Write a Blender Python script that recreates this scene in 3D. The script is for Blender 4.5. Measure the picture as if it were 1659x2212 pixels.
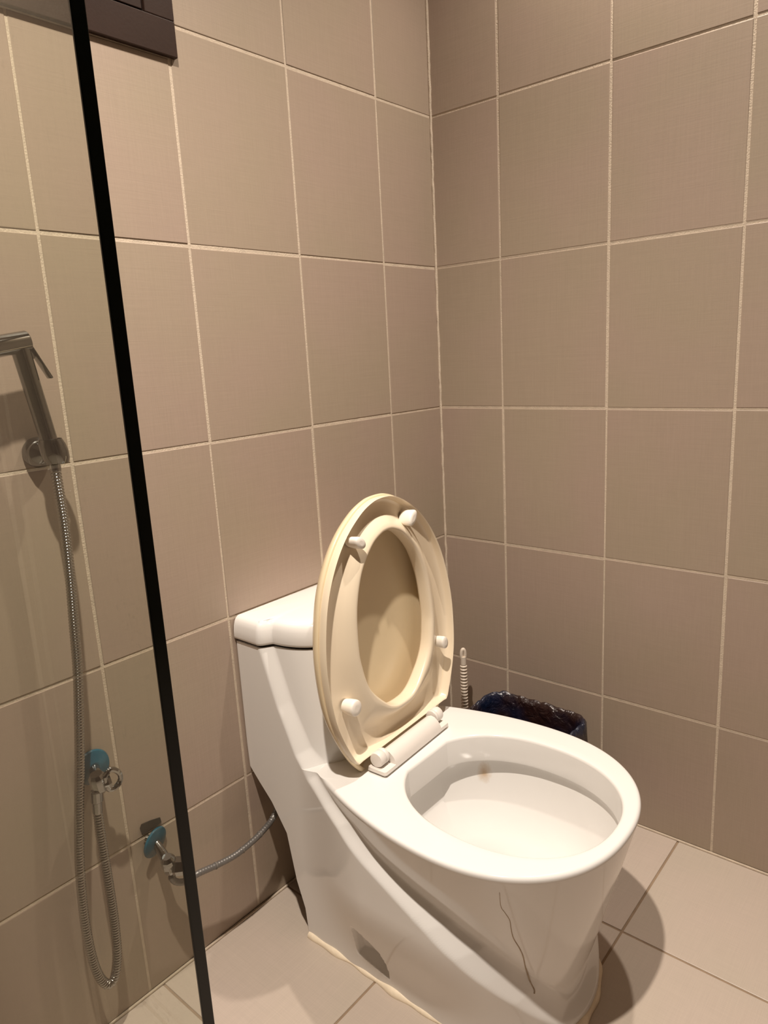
import bpy, bmesh, math, random
import numpy as np
from mathutils import Vector, Matrix

for o in list(bpy.data.objects):
    bpy.data.objects.remove(o, do_unlink=True)
SC = bpy.context.scene
COL = SC.collection
random.seed(7)
RNG = np.random.default_rng(7)

# ------------------------------------------------------------------ camera
cam_d = bpy.data.cameras.new('camera')
cam = bpy.data.objects.new('camera', cam_d)
COL.objects.link(cam)
cam_d.sensor_fit = 'HORIZONTAL'
cam_d.sensor_width = 36.0
cam_d.lens = 1542.045 / 1659.0 * 36.0
cam_d.clip_start = 0.02
_r = [[0.64267832, -0.76431287, -0.0528244],
      [-0.19899309, -0.09994664, -0.97489098],
      [0.7398421, 0.63705298, -0.21632652]]
cam.matrix_world = Matrix(((_r[0][0], -_r[1][0], -_r[2][0], -1.46210),
                           (_r[0][1], -_r[1][1], -_r[2][1], -1.05385),
                           (_r[0][2], -_r[1][2], -_r[2][2], 1.09840),
                           (0, 0, 0, 1)))
SC.camera = cam

# ------------------------------------------------------------------ world, lamps, exposure
world = bpy.data.worlds.new('world')
SC.world = world
world.use_nodes = True
world.node_tree.nodes['Background'].inputs[0].default_value = (0.02, 0.02, 0.022, 1)
world.node_tree.nodes['Background'].inputs[1].default_value = 0.3

LAMP_COL = (1.0, 0.885, 0.765)


def downlight(name, loc, energy, size, spot, blend):
    d = bpy.data.lights.new(name, 'SPOT')
    d.energy = energy
    d.color = LAMP_COL
    d.shadow_soft_size = size
    d.spot_size = math.radians(spot)
    d.spot_blend = blend
    o = bpy.data.objects.new(name, d)
    COL.objects.link(o)
    o.location = loc
    return o


downlight('ceiling_lamp', (-1.25, -0.69, 2.40), 205, 0.022, 128, 1.0)
downlight('ceiling_lamp', (-0.22, -0.62, 2.40), 72, 0.022, 128, 1.0)

SC.view_settings.view_transform = 'Standard'
SC.view_settings.look = 'None'
SC.view_settings.gamma = 1.0
SC.view_settings.use_curve_mapping = False
SC.view_settings.exposure = 0.0
SC.cycles.caustics_reflective = False
SC.cycles.caustics_refractive = False
SC.cycles.max_bounces = 10
SC.cycles.diffuse_bounces = 5
SC.cycles.transparent_max_bounces = 12


# ------------------------------------------------------------------ materials
def mat(name):
    m = bpy.data.materials.new(name)
    m.use_nodes = True
    nt = m.node_tree
    b = nt.nodes['Principled BSDF']
    return m, nt, b


def nn(nt, kind, **kw):
    n = nt.nodes.new(kind)
    for k, v in kw.items():
        if k in n.inputs:
            n.inputs[k].default_value = v
        else:
            setattr(n, k, v)
    return n


def simple(name, col, rough=0.5, metal=0.0, noise=0.0, nscale=30.0, bump=0.0, bscale=200.0, coat=0.0, spec=0.5):
    m, nt, b = mat(name)
    b.inputs['Base Color'].default_value = (*col, 1)
    b.inputs['Roughness'].default_value = rough
    b.inputs['Metallic'].default_value = metal
    b.inputs['Coat Weight'].default_value = coat
    b.inputs['Specular IOR Level'].default_value = spec
    tc = nn(nt, 'ShaderNodeTexCoord')
    if noise > 0:
        n = nn(nt, 'ShaderNodeTexNoise', Scale=nscale, Detail=5.0)
        nt.links.new(tc.outputs['Object'], n.inputs['Vector'])
        mp = nn(nt, 'ShaderNodeMapRange')
        mp.inputs['To Min'].default_value = 1 - noise
        mp.inputs['To Max'].default_value = 1 + noise
        nt.links.new(n.outputs['Fac'], mp.inputs['Value'])
        mx = nn(nt, 'ShaderNodeMix', data_type='RGBA', blend_type='MULTIPLY')
        mx.inputs['Factor'].default_value = 1
        mx.inputs['A'].default_value = (*col, 1)
        nt.links.new(mp.outputs['Result'], mx.inputs['B'])
        nt.links.new(mx.outputs['Result'], b.inputs['Base Color'])
    if bump > 0:
        n2 = nn(nt, 'ShaderNodeTexNoise', Scale=bscale, Detail=4.0)
        nt.links.new(tc.outputs['Object'], n2.inputs['Vector'])
        bp = nn(nt, 'ShaderNodeBump', Strength=bump, Distance=0.002)
        nt.links.new(n2.outputs['Fac'], bp.inputs['Height'])
        nt.links.new(bp.outputs['Normal'], b.inputs['Normal'])
    return m


def tile_material(name, colA, colB, lin, rough):
    """woven linen print: fine horizontal and vertical threads plus a slow pink-to-olive drift"""
    m, nt, b = mat(name)
    L = nt.links.new
    tc = nn(nt, 'ShaderNodeTexCoord')
    oi = nn(nt, 'ShaderNodeObjectInfo')
    off = nn(nt, 'ShaderNodeVectorMath', operation='ADD')
    sc = nn(nt, 'ShaderNodeVectorMath', operation='SCALE')
    cmb = nn(nt, 'ShaderNodeCombineXYZ')
    L(oi.outputs['Random'], cmb.inputs[0])
    L(oi.outputs['Random'], cmb.inputs[1])
    L(oi.outputs['Random'], cmb.inputs[2])
    L(cmb.outputs[0], sc.inputs[0])
    sc.inputs['Scale'].default_value = 37.0
    L(tc.outputs['Object'], off.inputs[0])
    L(sc.outputs[0], off.inputs[1])

    def thread(sx, sy, sz):
        mp = nn(nt, 'ShaderNodeMapping')
        mp.inputs['Scale'].default_value = (sx, sy, sz)
        L(off.outputs[0], mp.inputs['Vector'])
        n = nn(nt, 'ShaderNodeTexNoise', Scale=1.0, Detail=2.0)
        L(mp.outputs[0], n.inputs['Vector'])
        return n
    # tiles lie in their local XY plane
    h = thread(14, 620, 1)
    v = thread(620, 14, 1)
    drift = nn(nt, 'ShaderNodeTexNoise', Scale=3.5, Detail=2.0)
    L(off.outputs[0], drift.inputs['Vector'])
    add = nn(nt, 'ShaderNodeMath', operation='ADD')
    L(h.outputs['Fac'], add.inputs[0])
    L(v.outputs['Fac'], add.inputs[1])
    mr = nn(nt, 'ShaderNodeMapRange')
    mr.inputs['From Min'].default_value = 0.6
    mr.inputs['From Max'].default_value = 1.4
    mr.inputs['To Min'].default_value = 1 - lin
    mr.inputs['To Max'].default_value = 1 + lin
    L(add.outputs[0], mr.inputs['Value'])
    dm = nn(nt, 'ShaderNodeMapRange')
    dm.inputs['From Min'].default_value = 0.35
    dm.inputs['From Max'].default_value = 0.65
    L(drift.outputs['Fac'], dm.inputs['Value'])
    c = nn(nt, 'ShaderNodeMix', data_type='RGBA')
    c.inputs['A'].default_value = (*colA, 1)
    c.inputs['B'].default_value = (*colB, 1)
    L(dm.outputs[0], c.inputs['Factor'])
    mx = nn(nt, 'ShaderNodeMix', data_type='RGBA', blend_type='MULTIPLY')
    mx.inputs['Factor'].default_value = 1
    L(c.outputs['Result'], mx.inputs['A'])
    L(mr.outputs[0], mx.inputs['B'])
    L(mx.outputs['Result'], b.inputs['Base Color'])
    b.inputs['Roughness'].default_value = rough
    bp = nn(nt, 'ShaderNodeBump', Strength=0.12, Distance=0.0006)
    L(add.outputs[0], bp.inputs['Height'])
    L(bp.outputs['Normal'], b.inputs['Normal'])
    return m


M = {}
M['wall_tile'] = tile_material('wall_tile_glaze', (0.368, 0.283, 0.228), (0.354, 0.286, 0.216), 0.05, 0.42)
M['floor_tile'] = tile_material('floor_tile_glaze', (0.52, 0.435, 0.375), (0.50, 0.43, 0.36), 0.05, 0.40)
M['grout'] = simple('wall_grout', (0.56, 0.47, 0.37), 0.85, noise=0.22, nscale=60, bump=0.5, bscale=350)
M['floor_grout'] = simple('floor_grout', (0.30, 0.215, 0.145), 0.9, noise=0.3, nscale=40, bump=0.4)
M['plaster'] = simple('ceiling_paint', (0.80, 0.78, 0.74), 0.9, noise=0.03)
M['plain_wall'] = simple('plain_tiled_wall', (0.19, 0.155, 0.13), 0.5, noise=0.05)
M['chrome'] = simple('chrome', (0.37, 0.375, 0.375), 0.07, 1.0, bump=0.02, bscale=60)
M['chrome_dark_reflection'] = simple('chrome_dark_reflection', (0.22, 0.225, 0.225), 0.06, 1.0, bump=0.02, bscale=60)  # same chrome, with the dark surroundings it mirrors put into the colour
M['brushed'] = simple('corrugated_steel', (0.40, 0.39, 0.37), 0.16, 1.0, noise=0.2, nscale=400)
M['braid'] = simple('grey_braided_hose', (0.20, 0.19, 0.18), 0.35, 0.6, noise=0.3, nscale=500)
M['seat'] = simple('cream_seat_plastic', (0.80, 0.69, 0.53), 0.28, noise=0.03, nscale=8)
M['lid'] = simple('aged_cream_lid_plastic', (0.75, 0.62, 0.415), 0.25, noise=0.06, nscale=14)
M['pad'] = simple('white_bumper_rubber', (0.84, 0.79, 0.72), 0.5, noise=0.02)
M['hinge'] = simple('white_hinge_plastic', (0.78, 0.735, 0.69), 0.35, noise=0.02)
M['sealant'] = simple('cream_sealant', (0.90, 0.78, 0.60), 0.5, noise=0.12, nscale=50, bump=0.5, bscale=90)
M['dark'] = simple('dark_gap', (0.02, 0.016, 0.012), 0.9, noise=0.3)
M['frame'] = simple('brown_window_frame', (0.030, 0.016, 0.0115), 0.42, noise=0.15, nscale=25, bump=0.05, spec=0.22)
M['sash'] = simple('brown_window_sash', (0.026, 0.014, 0.0105), 0.42, noise=0.15, nscale=25, bump=0.05, spec=0.22)
M['night_pane'] = simple('dark_window_pane', (0.012, 0.010, 0.010), 0.06, noise=0.1)
M['binplastic'] = simple('dark_bin_plastic', (0.045, 0.032, 0.024), 0.38, noise=0.1, bump=0.05)
M['handle_white'] = simple('offwhite_brush_plastic', (0.74, 0.65, 0.55), 0.4, noise=0.03)
M['bristle'] = simple('brush_bristles', (0.75, 0.72, 0.66), 0.8, noise=0.2, bump=0.6, bscale=300)
M['glass_edge'] = simple('dark_polished_glass_edge', (0.004, 0.007, 0.005), 0.15, noise=0.1, spec=0.35)
M['thin_mark'] = simple('brown_hairline', (0.45, 0.36, 0.27), 0.8, noise=0.3, nscale=120)
M['gasket'] = simple('grey_sealing_strip', (0.16, 0.145, 0.125), 0.6, noise=0.1)

# blue protective film
m, nt, b = mat('blue_protective_film')
n = nn(nt, 'ShaderNodeTexNoise', Scale=45.0, Detail=3.0)
tc = nn(nt, 'ShaderNodeTexCoord')
nt.links.new(tc.outputs['Object'], n.inputs['Vector'])
cr = nn(nt, 'ShaderNodeMix', data_type='RGBA')
cr.inputs['A'].default_value = (0.0, 0.045, 0.085, 1)
cr.inputs['B'].default_value = (0.005, 0.135, 0.205, 1)
nt.links.new(n.outputs['Fac'], cr.inputs['Factor'])
nt.links.new(cr.outputs['Result'], b.inputs['Base Color'])
b.inputs['Roughness'].default_value = 0.22
bp = nn(nt, 'ShaderNodeBump', Strength=0.35, Distance=0.003)
nt.links.new(n.outputs['Fac'], bp.inputs['Height'])
nt.links.new(bp.outputs['Normal'], b.inputs['Normal'])
M['blue'] = m

# glazed ceramic, with one rust mark inside the bowl
m, nt, b = mat('white_glazed_ceramic')
b.inputs['Roughness'].default_value = 0.10
b.inputs['Specular IOR Level'].default_value = 0.55
tc = nn(nt, 'ShaderNodeTexCoord')
gd = nn(nt, 'ShaderNodeVectorMath', operation='SUBTRACT')
RUST = (-0.5225 + 0.085, -0.322, 0.290)
gd.inputs[1].default_value = RUST
RUST_NODE = gd
nt.links.new(tc.outputs['Object'], gd.inputs[0])
gs = nn(nt, 'ShaderNodeVectorMath', operation='MULTIPLY')
gs.inputs[1].default_value = (1 / 0.013, 1 / 0.013, 1 / 0.022)
nt.links.new(gd.outputs[0], gs.inputs[0])
gl = nn(nt, 'ShaderNodeVectorMath', operation='LENGTH')
nt.links.new(gs.outputs[0], gl.inputs[0])
n = nn(nt, 'ShaderNodeTexNoise', Scale=90.0, Detail=4.0)
nt.links.new(tc.outputs['Object'], n.inputs['Vector'])
ad = nn(nt, 'ShaderNodeMath', operation='ADD')
nt.links.new(gl.outputs['Value'], ad.inputs[0])
nt.links.new(n.outputs['Fac'], ad.inputs[1])
mr = nn(nt, 'ShaderNodeMapRange')
mr.inputs['From Min'].default_value = 0.6
mr.inputs['From Max'].default_value = 1.7
mr.inputs['To Min'].default_value = 0.75
mr.inputs['To Max'].default_value = 0.0
nt.links.new(ad.outputs[0], mr.inputs['Value'])
cr = nn(nt, 'ShaderNodeMix', data_type='RGBA')
cr.inputs['A'].default_value = (0.80, 0.785, 0.765, 1)
cr.inputs['B'].default_value = (0.50, 0.32, 0.15, 1)
nt.links.new(mr.outputs[0], cr.inputs['Factor'])
nt.links.new(cr.outputs['Result'], b.inputs['Base Color'])
M['ceramic'] = m

# water
m, nt, b = mat('toilet_water')
b.inputs['Base Color'].default_value = (0.95, 0.97, 0.96, 1)
b.inputs['Roughness'].default_value = 0.02
b.inputs['Transmission Weight'].default_value = 0.9
b.inputs['IOR'].default_value = 1.33
M['water'] = m

# thin clear shower glass: Fresnel mirror over a faint green transmission, with lime marks
m = bpy.data.materials.new('clear_shower_glass')
m.use_nodes = True
nt = m.node_tree
nt.nodes.clear()
L = nt.links.new
out = nn(nt, 'ShaderNodeOutputMaterial')
tr = nn(nt, 'ShaderNodeBsdfTransparent')
tr.inputs[0].default_value = (0.872, 0.882, 0.845, 1)
gl = nn(nt, 'ShaderNodeBsdfGlossy', Roughness=0.0)
gl.inputs[0].default_value = (1, 1, 1, 1)
fr = nn(nt, 'ShaderNodeFresnel', IOR=1.25)
geo = nn(nt, 'ShaderNodeNewGeometry')
# the back face is seen from inside the sheet: use the outward-facing IOR on both sides
mxi = nn(nt, 'ShaderNodeMapRange')
mxi.inputs['To Min'].default_value = 1.25
mxi.inputs['To Max'].default_value = 1 / 1.25
L(geo.outputs['Backfacing'], mxi.inputs['Value'])
inv = nn(nt, 'ShaderNodeMath', operation='MULTIPLY')
inv.inputs[1].default_value = 1.0
L(mxi.outputs[0], inv.inputs[0])
L(inv.outputs[0], fr.inputs['IOR'])
mix = nn(nt, 'ShaderNodeMixShader')
L(fr.outputs[0], mix.inputs[0])
L(tr.outputs[0], mix.inputs[1])
L(gl.outputs[0], mix.inputs[2])
df = nn(nt, 'ShaderNodeBsdfDiffuse')
df.inputs[0].default_value = (0.85, 0.83, 0.76, 1)
tc = nn(nt, 'ShaderNodeTexCoord')
n1 = nn(nt, 'ShaderNodeTexNoise', Scale=160.0, Detail=6.0, Roughness=0.7)
L(tc.outputs['Object'], n1.inputs['Vector'])
mr1 = nn(nt, 'ShaderNodeMapRange')
mr1.inputs['From Min'].default_value = 0.57
mr1.inputs['From Max'].default_value = 0.72
L(n1.outputs['Fac'], mr1.inputs['Value'])
n2 = nn(nt, 'ShaderNodeTexNoise', Scale=9.0, Detail=2.0)
L(tc.outputs['Object'], n2.inputs['Vector'])
mr2 = nn(nt, 'ShaderNodeMapRange')
mr2.inputs['From Min'].default_value = 0.55
mr2.inputs['From Max'].default_value = 0.80
mr2.inputs['To Max'].default_value = 0.35
L(n2.outputs['Fac'], mr2.inputs['Value'])
mu = nn(nt, 'ShaderNodeMath', operation='MULTIPLY')
L(mr1.outputs[0], mu.inputs[0])
L(mr2.outputs[0], mu.inputs[1])
mix2 = nn(nt, 'ShaderNodeMixShader')
L(mu.outputs[0], mix2.inputs[0])
L(mix.outputs[0], mix2.inputs[1])
L(df.outputs[0], mix2.inputs[2])
L(mix2.outputs[0], out.inputs[0])
M['glass'] = m

# bin liner: thin glossy black film
m, nt, b = mat('black_bin_liner_film')
b.inputs['Base Color'].default_value = (0.010, 0.013, 0.028, 1)
b.inputs['Roughness'].default_value = 0.16
b.inputs['Specular IOR Level'].default_value = 0.9
tc = nn(nt, 'ShaderNodeTexCoord')
n = nn(nt, 'ShaderNodeTexNoise', Scale=34.0, Detail=5.0, Roughness=0.55, Distortion=1.2)
nt.links.new(tc.outputs['Object'], n.inputs['Vector'])
bp = nn(nt, 'ShaderNodeBump', Strength=0.9, Distance=0.008)
nt.links.new(n.outputs['Fac'], bp.inputs['Height'])
nt.links.new(bp.outputs['Normal'], b.inputs['Normal'])
n3 = nn(nt, 'ShaderNodeTexNoise', Scale=9.0, Detail=2.0)
nt.links.new(tc.outputs['Object'], n3.inputs['Vector'])
cr = nn(nt, 'ShaderNodeMix', data_type='RGBA')
cr.inputs['A'].default_value = (0.006, 0.012, 0.034, 1)
cr.inputs['B'].default_value = (0.022, 0.009, 0.008, 1)
mr = nn(nt, 'ShaderNodeMapRange')
mr.inputs['From Min'].default_value = 0.42
mr.inputs['From Max'].default_value = 0.58
nt.links.new(n3.outputs['Fac'], mr.inputs['Value'])
nt.links.new(mr.outputs[0], cr.inputs['Factor'])
nt.links.new(cr.outputs['Result'], b.inputs['Base Color'])
M['liner'] = m


# ------------------------------------------------------------------ mesh helpers
def link(name, me, material=None, parent=None, smooth=False):
    o = bpy.data.objects.new(name, me)
    COL.objects.link(o)
    if material is not None and len(me.materials) == 0:
        me.materials.append(material)
    if parent is not None:
        o.parent = parent
    if smooth:
        for p in me.polygons:
            p.use_smooth = True
    return o


def mesh(name, verts, faces):
    me = bpy.data.meshes.new(name)
    me.from_pydata([tuple(map(float, v)) for v in verts], [], [tuple(int(i) for i in f) for f in faces])
    bm = bmesh.new()
    bm.from_mesh(me)
    bmesh.ops.recalc_face_normals(bm, faces=bm.faces)
    bm.to_mesh(me)
    bm.free()
    me.update()
    return me


class MB:
    """collects vertices and faces of one mesh"""
    def __init__(s):
        s.v, s.f = [], []

    def grid(s, P, closeu=False, closev=False):
        """P: array rows x cols x 3"""
        P = np.asarray(P, float)
        n, m = P.shape[:2]
        b = len(s.v)
        s.v.extend(P.reshape(-1, 3).tolist())
        for i in range(n if closeu else n - 1):
            i2 = (i + 1) % n
            for j in range(m if closev else m - 1):
                j2 = (j + 1) % m
                s.f.append((b + i * m + j, b + i * m + j2, b + i2 * m + j2, b + i2 * m + j))
        return b

    def fan(s, ring, centre):
        b = len(s.v)
        ring = [list(map(float, p)) for p in ring]
        s.v.extend(ring)
        s.v.append(list(map(float, centre)))
        n = len(ring)
        for i in range(n):
            s.f.append((b + i, b + (i + 1) % n, b + n))

    def tube(s, pts, rad, seg=12, caps=True):
        pts = np.asarray(pts, float)
        n = len(pts)
        rad = np.full(n, rad) if np.isscalar(rad) else np.asarray(rad, float)
        T = np.gradient(pts, axis=0)
        T /= np.linalg.norm(T, axis=1)[:, None] + 1e-12
        up = np.array([0, 0, 1.0]) if abs(T[0][2]) < 0.9 else np.array([1.0, 0, 0])
        N = np.cross(T[0], up)
        N /= np.linalg.norm(N)
        rows = []
        a = np.linspace(0, 2 * np.pi, seg, endpoint=False)
        for i in range(n):
            N = N - T[i] * np.dot(N, T[i])
            N /= np.linalg.norm(N)
            B = np.cross(T[i], N)
            rows.append(pts[i] + rad[i] * (np.cos(a)[:, None] * N + np.sin(a)[:, None] * B))
        s.grid(rows, closev=True)
        if caps:
            s.fan(rows[0], pts[0])
            s.fan(rows[-1], pts[-1])

    def lathe(s, prof, origin, axis, seg=32):
        """prof: list of (radius, distance along axis)"""
        ax = np.array(axis, float)
        ax /= np.linalg.norm(ax)
        up = np.array([0, 0, 1.0]) if abs(ax[2]) < 0.9 else np.array([1.0, 0, 0])
        N = np.cross(ax, up)
        N /= np.linalg.norm(N)
        B = np.cross(ax, N)
        a = np.linspace(0, 2 * np.pi, seg, endpoint=False)
        rows = [np.array(origin, float) + h * ax + r * (np.cos(a)[:, None] * N + np.sin(a)[:, None] * B) for r, h in prof]
        s.grid(rows, closev=True)
        if prof[0][0] > 1e-5:
            s.fan(rows[0], np.array(origin, float) + prof[0][1] * ax)
        if prof[-1][0] > 1e-5:
            s.fan(rows[-1], np.array(origin, float) + prof[-1][1] * ax)

    def box(s, lo, hi, c=0.0, basis=None, origin=(0, 0, 0)):
        """box chamfered by c on all edges, in an optional basis"""
        lo, hi = np.array(lo, float), np.array(hi, float)
        bm = bmesh.new()
        bmesh.ops.create_cube(bm, size=1.0)
        for v in bm.verts:
            for k in range(3):
                v.co[k] = lo[k] if v.co[k] < 0 else hi[k]
        if c > 0:
            bmesh.ops.bevel(bm, geom=list(bm.edges), offset=c, segments=2, profile=0.5, affect='EDGES')
        b = len(s.v)
        bm.verts.ensure_lookup_table()
        for v in bm.verts:
            p = np.array(v.co)
            if basis is not None:
                p = np.array(origin, float) + p[0] * basis[0] + p[1] * basis[1] + p[2] * basis[2]
            s.v.append(list(p))
        for f in bm.faces:
            s.f.append(tuple(b + v.index for v in f.verts))
        bm.free()

    def build(s, name, material, parent=None, smooth=True, weld=0.0, angle=None):
        me = mesh(name, s.v, s.f)
        if weld > 0:
            bm = bmesh.new()
            bm.from_mesh(me)
            bmesh.ops.remove_doubles(bm, verts=bm.verts, dist=weld)
            bmesh.ops.recalc_face_normals(bm, faces=bm.faces)
            bm.to_mesh(me)
            bm.free()
        o = link(name, me, material, parent, smooth)
        if angle is not None:
            me.polygons.foreach_set('use_smooth', [True] * len(me.polygons))
            me.set_sharp_from_angle(angle=math.radians(angle))
        return o


def catmull(P, step):
    P = np.asarray(P, float)
    P = np.vstack([2 * P[0] - P[1], P, 2 * P[-1] - P[-2]])
    out = []
    for i in range(1, len(P) - 2):
        for t in np.linspace(0, 1, 24, endpoint=False):
            p0, p1, p2, p3 = P[i - 1:i + 3]
            out.append(0.5 * ((2 * p1) + (-p0 + p2) * t + (2 * p0 - 5 * p1 + 4 * p2 - p3) * t ** 2 + (-p0 + 3 * p1 - 3 * p2 + p3) * t ** 3))
    out.append(P[-2])
    out = np.array(out)
    d = np.concatenate([[0], np.cumsum(np.linalg.norm(np.diff(out, axis=0), axis=1))])
    n = max(4, int(d[-1] / step))
    s = np.linspace(0, d[-1], n)
    return np.stack([np.interp(s, d, out[:, k]) for k in range(3)], 1)


def empty(name, loc=(0, 0, 0)):
    o = bpy.data.objects.new(name, None)
    o.empty_display_size = 0.05
    o.location = loc
    COL.objects.link(o)
    return o


def tag(o, label, cat, group=None):
    o['label'] = label
    o['category'] = cat
    if group:
        o['group'] = group
    return o


def smooth01(x):
    x = np.clip(x, 0, 1)
    return x * x * (3 - 2 * x)


# ------------------------------------------------------------------ room shell
ROOM_X, ROOM_Y, ROOM_Z = -3.0, -3.0, 2.45
GW = 0.0055                                    # joint width


def slab(name, lo, hi, material):
    b = MB()
    b.box(lo, hi)
    o = b.build(name, material, smooth=False)
    o['kind'] = 'structure'
    return o


wall_back = slab('wall_back', (ROOM_X - 0.1, 0, -0.1), (0.1, 0.1, ROOM_Z), M['grout'])
wall_right = slab('wall_right', (0, ROOM_Y - 0.1, -0.1), (0.1, 0, ROOM_Z), M['grout'])
wall_left = slab('wall_left', (ROOM_X - 0.1, ROOM_Y - 0.1, -0.1), (ROOM_X, 0, ROOM_Z), M['plain_wall'])
wall_front = slab('wall_front', (ROOM_X, ROOM_Y - 0.1, -0.1), (0, ROOM_Y, ROOM_Z), M['plain_wall'])
floor = slab('floor', (ROOM_X, ROOM_Y, -0.1), (0, 0, -0.0015), M['floor_grout'])
ceiling = slab('ceiling', (ROOM_X - 0.1, ROOM_Y - 0.1, ROOM_Z), (0.1, 0.1, ROOM_Z + 0.1), M['plaster'])

_tile_cache = {}


def tile_mesh(w, h, t, material, key):
    k = (round(w, 4), round(h, 4), key)
    if k in _tile_cache:
        return _tile_cache[k]
    e = 0.0008
    b, s = [], []
    V = []
    for (x, y) in ((-w / 2, -h / 2), (w / 2, -h / 2), (w / 2, h / 2), (-w / 2, h / 2)):
        V.append((x, y, 0.0))
    for (x, y) in ((-w / 2, -h / 2), (w / 2, -h / 2), (w / 2, h / 2), (-w / 2, h / 2)):
        V.append((x, y, t - 0.0005))
    for (x, y) in ((-w / 2 + e, -h / 2 + e), (w / 2 - e, -h / 2 + e), (w / 2 - e, h / 2 - e), (-w / 2 + e, h / 2 - e)):
        V.append((x, y, t))
    F = [(8, 9, 10, 11)]
    for i in range(4):
        j = (i + 1) % 4
        F += [(i, j, 4 + j, 4 + i), (4 + i, 4 + j, 8 + j, 8 + i)]
    me = mesh('tile', V, F)
    me.materials.append(material)
    _tile_cache[k] = me
    return me


def place_tile(parent, w, h, t, material, key, origin, ex, ey, ez):
    me = tile_mesh(w, h, t, material, key)
    o = bpy.data.objects.new('tile', me)
    COL.objects.link(o)
    o.parent = parent
    jit = Matrix.Rotation(random.gauss(0, 0.0010), 4, 'Z') @ Matrix.Rotation(random.gauss(0, 0.0010), 4, 'X') @ Matrix.Rotation(random.gauss(0, 0.0010), 4, 'Y')
    R = Matrix((ex, ey, ez)).transposed().to_4x4()
    o.matrix_local = Matrix.Translation(origin) @ R @ jit
    return o


ZJ = [0.0] + [0.3014 + 0.33 * k for k in range(7)] + [ROOM_Z]
A0, WL = 0.1944, 0.2529
B0, WR = 0.1795, 0.2511
XJ = [0.0] + [-(A0 + WL * k) for k in range(11)] + [ROOM_X]
YJ = [0.0] + [-(B0 + WR * k) for k in range(11)] + [ROOM_Y]
WIN_X, WIN_Z = -0.690, 1.5725                    # bottom right corner of the window in the back wall
TT = 0.0010

for i in range(len(XJ) - 1):
    for j in range(len(ZJ) - 1):
        x1, x0, z0, z1 = XJ[i], XJ[i + 1], ZJ[j], ZJ[j + 1]
        if i == 0:
            x1 -= 0.0005
        if x1 < WIN_X + 0.02 and z1 > WIN_Z:     # window opening
            if z0 > WIN_Z - 0.06:
                continue
            z1 = WIN_Z + GW * 0.2
        w, h = (x1 - x0) - GW, (z1 - z0) - GW
        place_tile(wall_back, w, h, TT, M['wall_tile'], 'w',
                   ((x0 + x1) / 2 + random.gauss(0, .0006), 0, (z0 + z1) / 2 + random.gauss(0, .0006)),
                   Vector((1, 0, 0)), Vector((0, 0, 1)), Vector((0, -1, 0)))
for i in range(len(YJ) - 1):
    for j in range(len(ZJ) - 1):
        y1, y0, z0, z1 = YJ[i], YJ[i + 1], ZJ[j], ZJ[j + 1]
        if i == 0:
            y1 -= 0.0005
        w, h = (y1 - y0) - GW, (z1 - z0) - GW
        place_tile(wall_right, w, h, TT, M['wall_tile'], 'w',
                   (0, (y0 + y1) / 2 + random.gauss(0, .0006), (z0 + z1) / 2 + random.gauss(0, .0006)),
                   Vector((0, -1, 0)), Vector((0, 0, 1)), Vector((-1, 0, 0)))
FX = [-0.003] + [-0.0185 - 0.3035 * k for k in range(1, 10)]
FY = [-0.003] + [-0.006 - 0.3035 * k for k in range(1, 10)]
FG = 0.0045
for i in range(len(FX) - 1):
    for j in range(len(FY) - 1):
        x1, x0, y1, y0 = FX[i], FX[i + 1], FY[j], FY[j + 1]
        w, h = (x1 - x0) - FG, (y1 - y0) - FG
        place_tile(floor, w, h, 0.0015, M['floor_tile'], 'f', ((x0 + x1) / 2, (y0 + y1) / 2, -0.0015),
                   Vector((1, 0, 0)), Vector((0, 1, 0)), Vector((0, 0, 1)))

# brown doorway added unseen behind the camera, to give the chrome dark reflections
added_door = empty('added_door_1', (-1.62, ROOM_Y, 0))
added_door['kind'] = 'structure'
b = MB()
b.box((-0.42, 0.0, 0.004), (0.42, 0.035, 2.06), 0.003)
b.build('added_door_leaf', M['frame'], added_door, smooth=False)
for x0, x1, z0, z1 in ((-0.49, -0.422, 0, 2.13), (0.422, 0.49, 0, 2.13), (-0.422, 0.422, 2.062, 2.13)):
    b = MB()
    b.box((x0, 0.0, z0), (x1, 0.045, z1), 0.003)
    b.build('added_door_frame', M['sash'], added_door, smooth=False)
for z0, z1 in ((0.20, 0.95), (1.10, 1.90)):
    b = MB()
    b.box((-0.30, 0.033, z0), (0.30, 0.042, z1), 0.006)
    b.build('added_door_panel', M['frame'], added_door, smooth=False)

# grout fillets where the walls meet each other and the floor
b = MB()
for lo, hi, mm in (((ROOM_X, -0.006, 0.0), (-0.004, -0.0015, 0.004), 0), ((-0.006, ROOM_Y, 0.0), (-0.0015, -0.004, 0.004), 0)):
    b.box(lo, hi, 0.001)
o = b.build('trim_1', M['grout'], smooth=False)
o['kind'] = 'structure'
b = MB()
z = np.arange(0.0, ROOM_Z, 0.012)
pts = np.stack([-0.0028 + RNG.normal(0, .00035, len(z)), -0.0028 + RNG.normal(0, .00035, len(z)), z], 1)
b.tube(pts, 0.0034 + RNG.normal(0, .0003, len(z)), 8)
o = b.build('trim_2', M['grout'])
o['kind'] = 'structure'

# window: brown frame in the back wall, seen from below
win = empty('window_1', (WIN_X, 0, WIN_Z))
win['kind'] = 'structure'
WX0 = -1.42                                     # left end
WZ1 = 2.20


def wbox(name, x0, x1, y0, y1, z0, z1, material, c=0.0015):
    b = MB()
    b.box((x0 - WIN_X, y0, z0 - WIN_Z), (x1 - WIN_X, y1, z1 - WIN_Z), c)
    return b.build(name, material, win, smooth=False)


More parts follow.
